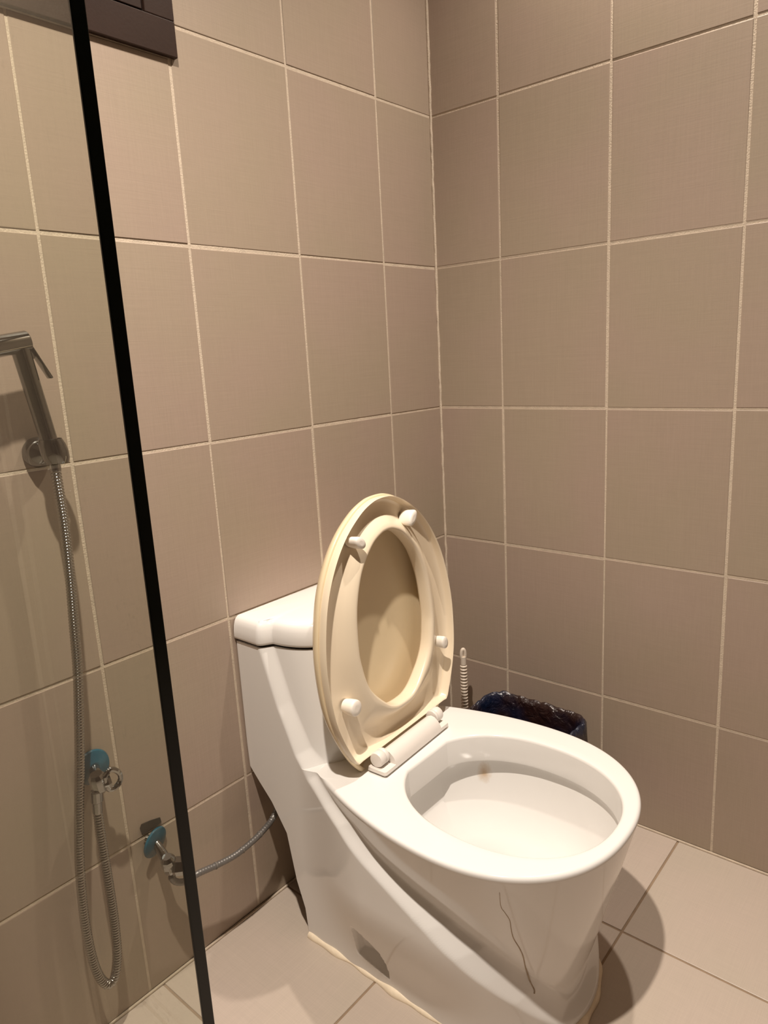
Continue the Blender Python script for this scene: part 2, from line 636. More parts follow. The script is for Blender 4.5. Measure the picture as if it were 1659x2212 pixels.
FT = 0.052
wbox('window_frame', WX0, WIN_X, -0.0095, -0.0002, WIN_Z, WIN_Z + FT, M['frame'])
wbox('window_frame', WIN_X - FT, WIN_X, -0.0095, -0.0002, WIN_Z + FT, WZ1, M['frame'])
wbox('window_frame', WX0, WX0 + FT, -0.0095, -0.0002, WIN_Z + FT, WZ1, M['frame'])
wbox('window_frame', WX0 + FT, WIN_X - FT, -0.0095, -0.0002, WZ1 - FT, WZ1, M['frame'])
for (x0, x1, z0, z1) in ((WX0 + FT + .003, WIN_X - FT - .003, WIN_Z + FT + .003, WIN_Z + FT + .045),
                         (WIN_X - FT - .045, WIN_X - FT - .003, WIN_Z + FT + .045, WZ1 - FT - .003),
                         (WX0 + FT + .003, WX0 + FT + .045, WIN_Z + FT + .045, WZ1 - FT - .003),
                         (WX0 + FT + .045, WIN_X - FT - .045, WZ1 - FT - .045, WZ1 - FT - .003)):
    wbox('window_sash', x0, x1, -0.0068, -0.0004, z0, z1, M['sash'], 0.001)
wbox('window_pane', WX0 + FT, WIN_X - FT, -0.0030, -0.0006, WIN_Z + FT, WZ1 - FT, M['night_pane'], 0.0)

# ------------------------------------------------------------------ shower glass
GX, GY0 = -1.2503, -0.691
glass = empty('shower_glass_panel', (GX, GY0, 0))
tag(glass, 'clear frameless shower glass panel standing upright with a thick dark polished edge', 'glass panel')
b = MB()
b.box((-0.004, 0.0012, 0.0005), (0.004, -GY0 - 0.003, 2.0))
b.build('pane', M['glass'], glass, smooth=False)
b = MB()
b.box((-0.0041, -0.0008, 0.0005), (0.0041, 0.0012, 2.0), 0.0005)
b.build('polished_edge', M['glass_edge'], glass, smooth=False)['label'] = 'dark polished edge of the glass'

# ------------------------------------------------------------------ toilet
XC = -0.5225
toilet = empty('toilet', (XC, -0.36, 0))
tag(toilet, 'white one-piece ceramic toilet with its cream seat and lid raised, standing in the corner', 'toilet')
ZR = 0.370
SKW = 0.1675


def P3(u, v, z):
    """u: right of the axis, v: out from the back wall, height z -> coordinates local to the toilet"""
    return np.stack([u, -v + 0.36, z], -1)


RIDGE = np.array([(.066, .66), (.083, .588), (.099, .540), (.119, .481), (.139, .437), (.156, .398), (.184, .366), (.231, .342), (.275, .326), (.339, .287),
                  (.403, .255), (.463, .225), (.513, .190), (.554, .150), (.591, .109), (.619, .067), (.634, .042), (.66, .010)])


def ridge_dist(v, z):
    """signed distance to the swoosh: positive on the wall side / below"""
    best = np.full(np.shape(v), 1e9)
    sgn = np.zeros(np.shape(v))
    for (v0, z0), (v1, z1) in zip(RIDGE[:-1], RIDGE[1:]):
        dv, dz = v1 - v0, z1 - z0
        t = np.clip(((v - v0) * dv + (z - z0) * dz) / (dv * dv + dz * dz), 0, 1)
        ax, az = v - (v0 + t * dv), z - (z0 + t * dz)
        d = np.hypot(ax, az)
        s = np.where(dv * az - dz * ax < 0, 1.0, -1.0)
        up = d < best
        best = np.where(up, d, best)
        sgn = np.where(up, s, sgn)
    return best * sgn


NS, NF = 150, 110                               # columns on the flank and on the nose, per side


def half_outline(vb, v0, vt, wfun, n):
    """columns from the wall to the nose; returns u (>0), v"""
    v = np.linspace(vb, v0, NS, endpoint=False)
    u = wfun(v)
    th = np.linspace(0, np.pi / 2, NF)
    e = 2.0 / n
    vf = v0 + (vt - v0) * np.sin(th) ** e
    uf = wfun(np.full(NF, v0)) * np.cos(th) ** e
    uf[-1] = 0
    return np.concatenate([u, uf]), np.concatenate([v, vf])


def bowl_outline(z):
    k = np.clip(z / ZR, 0, 1)
    vt = 0.606 + 0.094 * k
    wm = 0.086 + (0.2215 - 0.086) * k ** 0.98
    wc = 0.105 + (0.160 - 0.105) * k ** 1.2

    def w(v):
        s = np.clip((v - 0.19) / (0.46 - 0.19), 0, 1)
        return wc + (wm - wc) * (1 - (1 - s) ** 1.9)
    return half_outline(0.0, 0.46, vt, w, 2.25)


def skirt_back(z):
    return np.interp(z, [0, .06, .114, .21, .264, .295, .32, .37], [.139, .134, .116, .099, .062, .03, .006, .004])


def skirt_outline(z):
    fl = 0.036 * smooth01(z / 0.20)
    return half_outline(skirt_back(z), 0.43, 0.637, lambda v: SKW + fl * smooth01((v - 0.14) / 0.18), 2.3)


def tank_outline(z):
    k = np.clip((z - ZR) / 0.215, 0, 1)
    n = 4.2 - 1.6 * k
    vt = 0.212 - 0.016 * k
    w = 0.147
    return half_outline(0.004, 0.055, vt, lambda v: w + 0 * v, n)


def blended(z, inner, infl=0.0):
    ui, vi = inner
    us, vs = skirt_outline(z)
    vs = np.maximum(vs, 0.004)
    d = ridge_dist(vs, np.full_like(vs, z))
    S = smooth01((d + 0.003) / 0.019)
    # beyond the swoosh only the inner form remains
    u = ui + (us - ui) * S
    v = vi + (vs - vi) * S
    return u, v


def tank_blend(z):
    ui, vi = tank_outline(z)
    # flank wing runs out to the swoosh, then steps in to the rounded front
    S = smooth01((ridge_dist(vi, np.full_like(vi, z)) + 0.003) / 0.019)
    wsk = SKW + 0.036 * smooth01((vi - 0.14) / 0.18) * (1 - smooth01((z - ZR) / 0.10))
    u = ui + (wsk - ui) * S
    return u, vi


body = MB()
zs = np.concatenate([np.linspace(0, 0.36, 150), 0.36 + 0.010 * np.sin(np.linspace(0, np.pi / 2, 7))[1:]])
inset = np.concatenate([np.zeros(150), 0.010 * (1 - np.cos(np.linspace(0, np.pi / 2, 7)))[1:]])
rows = []
for z, ins in zip(zs, inset):
    u, v = blended(z, bowl_outline(z))
    # inset the rounded rim edge along the outline normal, on the free part only
    if ins > 0:
        du, dv = np.gradient(u), np.gradient(v)
        ln = np.hypot(du, dv) + 1e-9
        free = smooth01((v - 0.205) / 0.02)
        u, v = u - ins * free * (dv / ln), v - ins * free * (-du / ln)
    # left flank carries the bolt recess; both flanks get it
    vr = np.interp(z, [.02, .046, .065, .083, .095, .103, .108], [.346, .346, .343, .335, .322, .305, .285])
    ramp = np.clip((v - 0.272) / np.maximum(vr - 0.272, 0.02), 0, 1)
    low = 0.024 + 0.014 * np.clip((0.35 - v) / 0.07, 0, 1)
    mask = smooth01((v - 0.270) / 0.008) * (0.35 + 0.65 * ramp) * smooth01((vr - v) / 0.004) * smooth01((z - low) / 0.012)
    mask = mask * smooth01((0.108 - z) / 0.012)
    u = u - 0.042 * mask
    u, v = np.where(v > 0, u, u), v
    rows.append((u, v, np.full_like(u, z)))
R_, L_ = [], []
full = []
for u, v, z in rows:
    uu = np.concatenate([-u, u[::-1][1:]])
    vv = np.concatenate([v, v[::-1][1:]])
    zz = np.concatenate([z, z[::-1][1:]])
    full.append(P3(uu, vv, zz))
full = np.array(full)
body.grid(full)
# back of the foot, open face towards the wall
bk = np.stack([full[:, 0], full[:, -1]], 1)
body.grid(bk)

# deck, rim and inside of the bowl
ring = full[-1]
OC_V = 0.492


def opening(off, z, shift=0.0, sc=1.0):
    """closed loop aligned with the outer ring by direction from the opening's centre"""
    c = np.array([0.0, -OC_V + 0.36])
    d = ring[:, :2] - c
    ang = np.arctan2(d[:, 1], d[:, 0])
    a, bb = (0.155 + off) * sc, (0.182 + off) * sc
    n = 2.2
    r = (np.abs(np.cos(ang) / a) ** n + np.abs(np.sin(ang) / bb) ** n) ** (-1 / n)
    return np.stack([c[0] + r * np.cos(ang), c[1] + shift + r * np.sin(ang), np.full(len(ang), z)], 1)


# close the outer ring along the wall so that it is one loop
o0 = opening(0.006, ZR)
loops = []
for t in (0, 0.25, 0.5, 0.75, 1.0):
    loops.append(ring * (1 - t) + o0 * t)
    loops[-1][:, 2] = ZR
for off, z in ((0.003, ZR - 0.0008), (0.0008, ZR - 0.0025), (0.0, ZR - 0.006), (-0.001, ZR - 0.03), (-0.002, ZR - 0.050), (-0.0015, ZR - 0.0535),
               (0.002, ZR - 0.055), (0.012, ZR - 0.0555), (0.014, ZR - 0.060)):
    loops.append(opening(off, z, 0.011 if off > 0.009 else 0.0))
for sc, z, sh in ((1.075, .300, .0125), (1.05, .280, .0125), (1.01, .258, 0.013), (0.955, .236, .014), (0.88, .215, .015), (0.79, .196, .018), (0.68, .180, .022),
                  (0.55, .166, .034), (0.45, .150, .045), (0.40, .125, .055), (0.36, .09, .065), (0.3, .06, .07)):
    loops.append(opening(0, z, sh, sc))
loops = np.array(loops)
body.grid(loops)
# seam at the back of deck and bowl (between the two wall-side ends)
bs = np.stack([loops[:, -1], loops[:, 0]], 1)
body.grid(bs)
body.fan(loops[-1], loops[-1].mean(0))

# tank
trow = []
tz = np.linspace(ZR, 0.583, 72)
for z in tz:
    u, v = tank_blend(z)
    # soft fillet where the tank front meets the deck
    trow.append((u, v, np.full_like(u, z)))
tf = []
for u, v, z in trow:
    tf.append(P3(np.concatenate([-u, u[::-1][1:]]), np.concatenate([v, v[::-1][1:]]), np.concatenate([z, z[::-1][1:]])))
tf = np.array(tf)
body.grid(tf)
body.grid(np.stack([tf[:, -1], tf[:, 0]], 1))
body.fan(tf[-1], tf[-1].mean(0))
body.build('body', M['ceramic'], toilet, weld=0.00005, angle=50)

# dark joint and tank lid
gap = MB()
gr = []
for z, off in ((0.583, -0.004), (0.5885, -0.004)):
    u, v = tank_blend(0.583)
    s = 1 + off / 0.16
    gr.append(P3(np.concatenate([-u, u[::-1][1:]]) * s, np.concatenate([v, v[::-1][1:]]) * (1 + off / 0.2) + 0.001, np.full(2 * len(u) - 1, z)))
gap.grid(gr)
gap.build('lid_joint', M['dark'], toilet)['label'] = 'dark joint under the tank lid'

lid = MB()
lr = []
for z, off in ((0.5885, 0.0015), (0.590, 0.0035), (0.594, 0.0045), (0.605, 0.004), (0.616, 0.0025), (0.624, -0.0005), (0.629, -0.004), (0.632, -0.009),
               (0.6338, -0.017), (0.6352, -0.035), (0.637, -0.07), (0.6375, -0.1)):
    u, v = tank_blend(0.583)
    uu = np.concatenate([-u, u[::-1][1:]])
    vv = np.concatenate([v, v[::-1][1:]])
    du, dv = np.gradient(uu), np.gradient(vv)
    ln = np.hypot(du, dv) + 1e-9
    if off > -0.012:
        nu, nv = uu - off * dv / ln * 1.0, vv + off * du / ln
        nu, nv = np.where(True, uu + off * (-dv / ln), 0), vv + off * (du / ln)
    else:
        k = 1 + off / 0.15
        nu, nv = uu * k, 0.09 + (vv - 0.09) * k
    nv = np.maximum(nv, 0.004)
    lr.append(P3(nu, nv, np.full(len(uu), z)))
lr = np.array(lr)
lid.grid(lr)
lid.grid(np.stack([lr[:, -1], lr[:, 0]], 1))
lid.fan(lr[-1], lr[-1].mean(0))
lid.fan(lr[0], lr[0].mean(0))
lid.build('tank_lid', M['ceramic'], toilet, weld=0.00005, angle=60)

# water in the bowl
w = MB()
wl = opening(0, 0.158, .040, 0.49)
w.fan(wl, wl.mean(0))
w.build('water', M['water'], toilet)

# sealant bead round the foot
u, v = blended(0.0, bowl_outline(0.0))
uu = np.concatenate([-u, u[::-1][1:]])
vv = np.concatenate([v, v[::-1][1:]])
p = P3(uu, vv, np.zeros_like(uu))
d = np.concatenate([[0], np.cumsum(np.linalg.norm(np.diff(p, axis=0), axis=1))])
s = np.linspace(0, d[-1], 260)
p = np.stack([np.interp(s, d, p[:, k]) for k in range(3)], 1)
wob = 0.0075 + 0.0022 * np.sin(s * 37) + 0.0016 * np.sin(s * 91 + 1)
du = np.gradient(p[:, 0])
dv = np.gradient(p[:, 1])
ln = np.hypot(du, dv)
p[:, 0] += -0.003 * -dv / ln * -1
p[:, 2] = 0.0015
bead = MB()
bead.tube(p, wob, 10)
bead.build('sealant_bead', M['sealant'], toilet)['label'] = 'cream sealant bead along the floor'

# hairline mark on the bowl front
from mathutils.bvhtree import BVHTree
bodyo = [c for c in toilet.children if c.name.startswith('body')][0]
bv = BVHTree.FromPolygons([v.co.copy() for v in bodyo.data.vertices], [tuple(p.vertices) for p in bodyo.data.polygons])
Cw = np.array([-1.46210, -1.05385, 1.09840])
Rm = np.array(_r)
F_PX = 1542.045
T0 = np.array([XC, -0.36, 0])


def ray_px(px, py):
    dd = Rm.T @ np.array([(px - 829.5) / F_PX, (py - 1106) / F_PX, 1.0])
    return dd / np.linalg.norm(dd)


def on_y(px, py, y):
    dd = ray_px(px, py)
    return Cw + dd * (y - Cw[1]) / dd[1]


_h = bv.ray_cast(Vector(Cw - T0), Vector(ray_px(1046, 1668)))[0]
if _h is not None:
    RUST_NODE.inputs[1].default_value = tuple(_h)
hp = []
for px, py in ((1079, 1928), (1082, 1958), (1091, 1972), (1101, 1988), (1104, 2006), (1109, 2026), (1122, 2048), (1130, 2066), (1136, 2092), (1146, 2122), (1154, 2138), (1154, 2146)):
    dd = ray_px(px, py)
    hit = bv.ray_cast(Vector(Cw - T0), Vector(dd))
    if hit[0] is not None:
        hp.append(np.array(hit[0]) - dd * 0.0001)
if len(hp) > 3:
    hc = catmull(hp, 0.003)
    cr_ = MB()
    cr_.tube(hc, 0.0014 * np.linspace(0.3, 1.0, len(hc)), 6)
    cr_.build('hairline_mark', M['thin_mark'], toilet)['label'] = 'wavering hairline mark down the bowl front'

# --- seat and lid, raised; own frame (p across, q up, d towards the user)
yaw, tilt = math.radians(3.0), math.radians(3.5)
EX = np.array([math.cos(yaw), math.sin(yaw), 0])
N0 = np.array([math.sin(yaw), -math.cos(yaw), 0])
EZ = math.cos(tilt) * np.array([0, 0, 1.0]) - math.sin(tilt) * N0
EN = np.cross(EX, EZ)
O3 = np.array([-0.512, -0.27, 0.385]) - T0


def S3(p, q, d):
    p, q, d = np.broadcast_arrays(np.asarray(p, float), np.asarray(q, float), np.asarray(d, float))
    return O3 + p[..., None] * EX + q[..., None] * EZ + d[..., None] * EN


def smooth_profile(tab):
    """(q, half width) table -> right-hand half curve from bottom to tip, smoothed"""
    P = np.array([(w_, q_, 0) for q_, w_ in tab])
    c = catmull(P, 0.003)
    return c[:, 0], c[:, 1]


LIDTAB = [(-.034, .094), (-.012, .124), (.035, .157), (.11, .188), (.185, .1975), (.25, .194), (.32, .177), (.375, .149), (.42, .111), (.452, .065), (.466, .028), (.469, 0)]
HOLETAB = [(.075, 0), (.078, .026), (.095, .054), (.138, .092), (.185, .107), (.225, .110), (.29, .103), (.347, .081), (.385, .047), (.400, .018), (.403, 0)]
NA = 200
ANG = np.linspace(0, 2 * np.pi, NA, endpoint=False) + np.pi / NA
QC = 0.232


def polar(loop_p, loop_q):
    """radius by angle around (0, QC) of a closed star-shaped loop"""
    a = np.arctan2(loop_q - QC, loop_p)
    r = np.hypot(loop_p, loop_q - QC)
    k = np.argsort(a)
    a, r = a[k], r[k]
    return np.interp(ANG, np.concatenate([a - 2 * np.pi, a, a + 2 * np.pi]), np.concatenate([r, r, r]))


lw, lq = smooth_profile(LIDTAB)
nb = 40
bp_, bq_ = np.linspace(-lw[0], lw[0], nb)[1:-1], np.full(nb - 2, lq[0])
R_lid = polar(np.concatenate([lw, -lw, bp_]), np.concatenate([lq, lq, bq_]))
hw, hq = smooth_profile(HOLETAB)
R_hole = polar(np.concatenate([hw, -hw]), np.concatenate([hq, hq]))
# seat outline: a little inside the lid, its lower edge higher up
sp_ = np.concatenate([lw, -lw]) * (1 - 0.003 / 0.2)
sq_ = np.concatenate([lq, lq])
keep = sq_ > 0.018
sp2, sq2 = sp_[keep], np.minimum(sq_[keep], 1) - 0.004
wb = np.interp(0.018, lq[:60], lw[:60]) * (1 - 0.003 / 0.2)
R_seat = polar(np.concatenate([sp2 * 1.0, np.linspace(-wb, wb, nb)]), np.concatenate([sq2, np.full(nb, 0.016)]))


def loop(R, d, off=0.0):
    r = R + off
    return S3(r * np.cos(ANG), QC + r * np.sin(ANG), d)


# lid shell
lm = MB()
rows = [loop(R_lid, -0.030, -0.010), loop(R_lid, -0.0225, -0.0095), loop(R_lid, -0.0215, -0.0085), loop(R_lid, -0.0210, -0.004), loop(R_lid, -0.0215, -0.0012), loop(R_lid, -0.024, 0.0),
        loop(R_lid, -0.030, -0.0015), loop(R_lid, -0.037, -0.006), loop(R_lid, -0.045, -0.014), loop(R_lid, -0.052, -0.026), loop(R_lid, -0.056, -0.045)]
inner = [loop(R_lid, -0.0360, -0.016), loop(R_lid, -0.0430, -0.027)]
for t in (0.8, 0.6, 0.4, 0.2):
    inner.append(loop(R_lid * t, -0.0480 - 0.005 * (1 - t)))
outer = []
for t in (0.6, 0.3):
    outer.append(loop(R_lid * t, -0.062))
allr = np.array(inner[::-1] + rows + outer)
lm.grid(allr, closev=True)
lm.fan(allr[0], allr[0].mean(0))
lm.fan(allr[-1], allr[-1].mean(0))
lidpart = lm.build('lid', M['lid'], toilet, angle=70)
lidpart['label'] = 'yellowed cream lid raised behind the seat'

# seat ring, seen from below: outer lip, channel, raised lip round the opening
sm = MB()


def mixloop(t, d):
    r = R_seat * (1 - t) + R_hole * t
    return S3(r * np.cos(ANG), QC + r * np.sin(ANG), d)


low = np.clip((-(np.sin(ANG)) - 0.55) / 0.4, 0, 1)          # towards the hinge
prof = [(0.0, -0.0190), (-0.004, -0.0130), (0.002, -0.0078), (0.012, -0.0058), (0.022, -0.0062), (0.036, -0.0100), (0.050, -0.0180), (0.085, -0.0235), (0.2, -0.0250), (0.42, -0.0240),
        (0.54, -0.0200), (0.66, -0.0125), (0.78, -0.0055), (0.88, -0.0018), (0.94, -0.0012), (0.975, -0.0030), (0.995, -0.0065), (1.0, -0.0110), (0.995, -0.0240), (0.97, -0.0290), (0.9, -0.0310),
        (0.5, -0.0320), (0.1, -0.0310), (0.02, -0.0260)]
rows = [mixloop(t, d) for t, d in prof]
sm.grid(np.array(rows), closeu=True, closev=True)
seat = sm.build('seat', M['seat'], toilet, angle=70)
seat['label'] = 'cream seat ring raised upright, underside showing'


def pad(p, q, hgt, rx, rz, rot):
    """oval rubber pad standing on the underside of the seat"""
    b_ = MB()
    a = np.linspace(0, 2 * np.pi, 28, endpoint=False)
    rows_ = []
    for k, dd in ((0.82, -0.020), (0.95, -0.010), (1.0, 0.0), (1.0, hgt - 0.004), (0.96, hgt - 0.0015), (0.86, hgt), (0.4, hgt + 0.0005)):
        px_ = rx * k * np.cos(a)
        qz_ = rz * k * np.sin(a)
        c_, s_ = math.cos(rot), math.sin(rot)
        rows_.append(S3(p + px_ * c_ - qz_ * s_, q + px_ * s_ + qz_ * c_, dd))
    b_.grid(np.array(rows_), closev=True)
    b_.fan(rows_[-1], rows_[-1].mean(0))
    return b_.build('bumper', M['pad'], seat, angle=60)


pad(-0.088, 0.402, 0.008, 0.0095, 0.0145, 0.9)
pad(0.070, 0.412, 0.008, 0.0095, 0.0165, -0.7)
pad(0.140, 0.140, 0.006, 0.0100, 0.0130, 0.2)
pad(-0.145, 0.125, 0.006, 0.0140, 0.0145, -0.2)
seat.parent = toilet

# hinge cover and knuckles
hc_ = MB()
a = np.array([(-0.026, -0.012), (0.000, -0.012), (0.0135, -0.0120), (0.0175, -0.0090), (0.0165, 0.000), (0.0105, 0.010), (0.002, 0.0165), (-0.006, 0.018), (-0.016, 0.014), (-0.024, 0.004)])
xs = [-0.123, -0.1215, -0.119, -0.0885, -0.0885, 0.0885, 0.0885, 0.119, 0.1215, 0.123]


def sect(x, cut, k=1.0):
    pr = a.copy()
    if cut:
        pr[:, 1] = np.minimum(pr[:, 1], 0.0 - 0.003)
    c0 = np.array([0.004, -0.003])
    pr = c0 + (pr - c0) * k
    return O3 + np.array([x * EX + dd * N0 + qq * np.array([0, 0, 1.0]) for dd, qq in pr]) + N0 * 0.012 + np.array([0, 0, -0.001])


rows = [sect(-0.1155, True, 0.75), sect(-0.1135, True, 0.95), sect(-0.111, True), sect(-0.0835, True), sect(-0.0830, False), sect(0.0650, False), sect(0.0655, True), sect(0.088, True), sect(0.0905, True, 0.95), sect(0.0925, True, 0.75)]
hc_.grid(np.array(rows), closev=True)
hc_.fan(rows[0], rows[0].mean(0))
hc_.fan(rows[-1], rows[-1].mean(0))
hc_.build('hinge_cover', M['hinge'], toilet, angle=35)['label'] = 'white plastic hinge cover bar'
for sx in (-1, 1):
    k = MB()
    c0 = O3 + EX * (sx * 0.0765 - 0.0090) + N0 * 0.004 + np.array([0, 0, 0.010])
    k.lathe([(0.006, 0), (0.0132, 0.001), (0.0140, 0.003), (0.0140, 0.0075), (0.0131, 0.0085), (0.0140, 0.0095), (0.0140, 0.022), (0.0128, 0.0245), (0.006, 0.025)], c0, EX * sx, 28)
    k.build('hinge_knuckle', M['hinge'], toilet, angle=50)

# ------------------------------------------------------------------ bidet sprayer on its wall holder
SY = -0.050


def Y(px, py, y=SY):
    return on_y(px, py, y)


spr = empty('bidet_sprayer', (-1.0, SY, 0.97))
tag(spr, 'chrome hand-held bidet sprayer with thumb lever, hanging in a wall holder behind the glass', 'sprayer')
S0 = np.array([-1.0, SY, 0.97])
hb, ht = Y(113, 975), Y(40, 742)
axis = (ht - hb) / np.linalg.norm(ht - hb)
Lh = np.linalg.norm(ht - hb)
b = MB()
b.lathe([(0.0068, -0.018), (0.0070, -0.006), (0.0078, -0.004), (0.0108, 0.004), (0.0116, 0.012), (0.0118, 0.06), (0.0122, Lh - 0.01), (0.0122, Lh - 0.002)], hb - S0, axis, 32)
b.build('handle', M['chrome_dark_reflection'], spr, angle=40)
hd = np.cross(np.array([0, 1.0, 0]), axis)
hd = hd if hd[0] < 0 else -hd                  # towards -x, square to the handle
b = MB()
c0 = ht - hd * 0.0135 + axis * 0.001
b.lathe([(0.0105, 0), (0.0135, 0.0008), (0.0142, 0.002), (0.0142, 0.045), (0.0150, 0.047), (0.0150, 0.060), (0.0138, 0.062)], c0 - S0, hd, 36)
b.build('spray_head', M['chrome_dark_reflection'], spr, angle=40)
b = MB()
l0, l1 = Y(57, 738), Y(109, 817)
la = (l1 - l0) / np.linalg.norm(l1 - l0)
ln_ = np.cross(la, np.array([0, 1.0, 0]))
b.box((-0.0075, -0.0016, 0.0), (0.0075, 0.0016, np.linalg.norm(l1 - l0)), 0.0012, basis=(np.array([0, 1.0, 0]), ln_, la), origin=l0 - S0)
b.build('trigger_lever', M['chrome_dark_reflection'], spr, angle=40)
b = MB()
p0 = Y(54, 752)
b.box((-0.006, -0.006, -0.013), (0.006, 0.006, 0.013), 0.002, basis=(np.array([0, 1.0, 0]), ln_, la), origin=p0 - S0 + hd * 0.001 - axis * 0.004)
b.build('lever_pivot', M['chrome_dark_reflection'], spr, angle=40)

hold = empty('sprayer_holder', (-0.998, 0, 0.985))
tag(hold, 'round chrome wall holder gripping the lower end of the bidet sprayer', 'holder')
H0 = np.array([-0.998, 0, 0.985])
b = MB()
wc = on_y(80, 977, 0.0)
b.lathe([(0.0225, 0.0022), (0.0228, 0.006), (0.0218, 0.012), (0.0185, 0.019), (0.0130, 0.0245), (0.0085, 0.027)], wc - H0, (0, -1, 0), 36)
b.build('base', M['chrome_dark_reflection'], hold, angle=40)
b = MB()
clip = Y(117, 975)
cp = []
a = np.linspace(0.9, 2 * np.pi - 0.9, 24) + math.pi / 2 + math.pi
e1 = np.array([1.0, 0, 0])
e2 = np.array([0, -1.0, 0])
rows = []
for rr, hh in ((0.0120, -0.013), (0.0150, -0.017), (0.0178, -0.010), (0.0188, 0.0), (0.0178, 0.010), (0.0150, 0.018), (0.0120, 0.014), (0.0120, -0.013)):
    rows.append([clip - H0 + axis * hh + rr * (math.cos(t) * e1 + math.sin(t) * e2) for t in a])
b.grid(np.array(rows))
for k in (0, -1):
    q = [rows[i][k] for i in range(7)]
    n_ = len(b.v)
    b.v.extend([list(p_) for p_ in q])
    b.f.append((n_, n_ + 1, n_ + 2, n_ + 3, n_ + 4, n_ + 5, n_ + 6))
b.build('clip', M['chrome_dark_reflection'], hold, angle=40)
b = MB()
b.tube(np.array([wc + np.array([0, -0.018, 0]), wc * 0.5 + (clip + np.array([0, 0.013, 0])) * 0.5, clip + np.array([0, 0.0130, 0])]) - H0, 0.0085, 20)
b.build('arm', M['chrome_dark_reflection'], hold, angle=40)


def ribbed(path, r, pitch, amp):
    """corrugated metal hose: one ring per pitch"""
    c = catmull(path, pitch / 4)
    k = np.arange(len(c)) % 4
    rad = r + amp * np.array([0.0, 0.8, 1.0, 0.8])[k]
    return c, rad


hose = empty('sprayer_hose', tuple(Y(172, 1660)))
tag(hose, 'long ribbed chrome hose hanging in a loop from the bidet sprayer', 'hose')
HO = np.array(Y(172, 1660))
pp = [(118, 1000), (124, 1040), (140, 1140), (152, 1250), (160, 1350), (168, 1450), (171, 1560), (172, 1660), (171, 1780), (173, 1880), (182, 1980), (197, 2060), (213, 2106), (232, 2126), (247, 2112), (253, 2060), (247, 1990), (236, 1915), (222, 1830), (212, 1760), (209, 1722)]
ys = np.interp(np.arange(len(pp)), [0, 4, 10, 14, 20], [-.050, -.047, -.040, -.045, -.047])
path = np.array([on_y(p_[0], p_[1], y_) for p_, y_ in zip(pp, ys)]) - HO
c, rad = ribbed(path, 0.0060, 0.0046, 0.0016)
b = MB()
b.tube(c, rad, 14)
b.build('corrugated_tube', M['brushed'], hose, angle=80)
b = MB()
t_ = (c[-1] - c[-12]) / np.linalg.norm(c[-1] - c[-12])
b.lathe([(0.006, -0.026), (0.0078, -0.025), (0.0080, -0.008), (0.0098, -0.006), (0.0098, 0.010), (0.008, 0.012)], c[-1], t_, 12)
b.build('swivel_nut', M['chrome'], hose, angle=30)
b = MB()
t_ = (c[0] - c[10]) / np.linalg.norm(c[0] - c[10])
b.lathe([(0.0062, -0.012), (0.0078, -0.010), (0.0078, 0.006), (0.006, 0.008)], c[0], t_, 16)
b.build('hose_end', M['chrome'], hose, angle=30)


def knob(root, centre, ax, up, r=0.015, depth=0.022, seg=6):
    """faceted chrome handle"""
    b_ = MB()
    b_.lathe([(r * 0.55, 0), (r * 0.92, 0.002), (r, 0.007), (r * 0.92, depth * 0.8), (r * 0.62, depth)], centre, ax, seg)
    return b_.build('knob', M['chrome'], root, smooth=False)


# upper angle valve (feeds the sprayer hose)
v1c = on_y(197, 1655, 0.0)
val = empty('upper_angle_valve', tuple(v1c))
tag(val, 'upper chrome angle valve on a blue film-covered wall flange, feeding the sprayer hose', 'valve')
b = MB()
b.lathe([(0.0285, 0.0022), (0.0290, 0.004), (0.0275, 0.007), (0.018, 0.0105), (0.0105, 0.012)], (0, 0, 0), (0, -1, 0), 36)
b.build('flange', M['blue'], val, angle=40)['label'] = 'flange in blue protective film'
b = MB()
body_c = Y(213, 1690, -0.046) - v1c
b.tube(np.array([[0, -0.010, 0], [body_c[0] * .5, -0.028, body_c[2] * .5], list(body_c)]), 0.0085, 16)
b.lathe([(0.010, -0.016), (0.0125, -0.012), (0.0132, 0.0), (0.0125, 0.012), (0.0085, 0.017)], body_c, (0.15, 0, -1), 10)
b.build('valve_body', M['chrome'], val, angle=30)
kx = Y(226, 1690, -0.050) - v1c
b = MB()
b.lathe([(0.0060, -0.006), (0.0105, -0.002), (0.0125, 0.004), (0.0105, 0.009)], kx, (1, -0.25, 0.1), 8)
b.build('bonnet', M['chrome'], val, smooth=False)
hl = np.array([Y(p_[0], p_[1], -0.056) for p_ in ((226, 1678), (238, 1662), (256, 1668), (260, 1684), (250, 1700), (234, 1704))]) - v1c
b = MB()
hcv = catmull(np.vstack([hl, hl[:1]]), 0.004)
b.tube(hcv, 0.0042, 8)
b.build('loop_handle', M['chrome'], val, angle=40)

# lower angle valve (feeds the cistern)
v2w = on_y(330, 1812, 0.0)
val2 = empty('lower_angle_valve', tuple(v2w))
tag(val2, 'lower chrome angle valve on a loose blue flange over a broken tile hole', 'valve')
b = MB()
hole_pts = [(303, 1790), (306, 1781), (327, 1772), (346, 1766), (349, 1776), (338, 1784), (322, 1792), (312, 1802), (306, 1800)]
hpz = np.array([on_y(x_, y_, -0.0026) for x_, y_ in hole_pts]) - v2w
b.fan(hpz, hpz.mean(0))
hb2 = hpz.copy()
hb2[:, 1] += 0.0018
b.grid(np.array([hpz, hb2]), closev=True)
b.build('tile_hole', M['dark'], val2, smooth=False)['label'] = 'dark broken hole in the tile behind the flange'
b = MB()
fa = np.array([0.30, -1.0, -0.18])
fa /= np.linalg.norm(fa)
fc = on_y(335, 1819, -0.014) - v2w
b.lathe([(0.0265, -0.002), (0.0272, 0.0), (0.0262, 0.002), (0.018, 0.0042), (0.0095, 0.005)], fc, fa, 36)
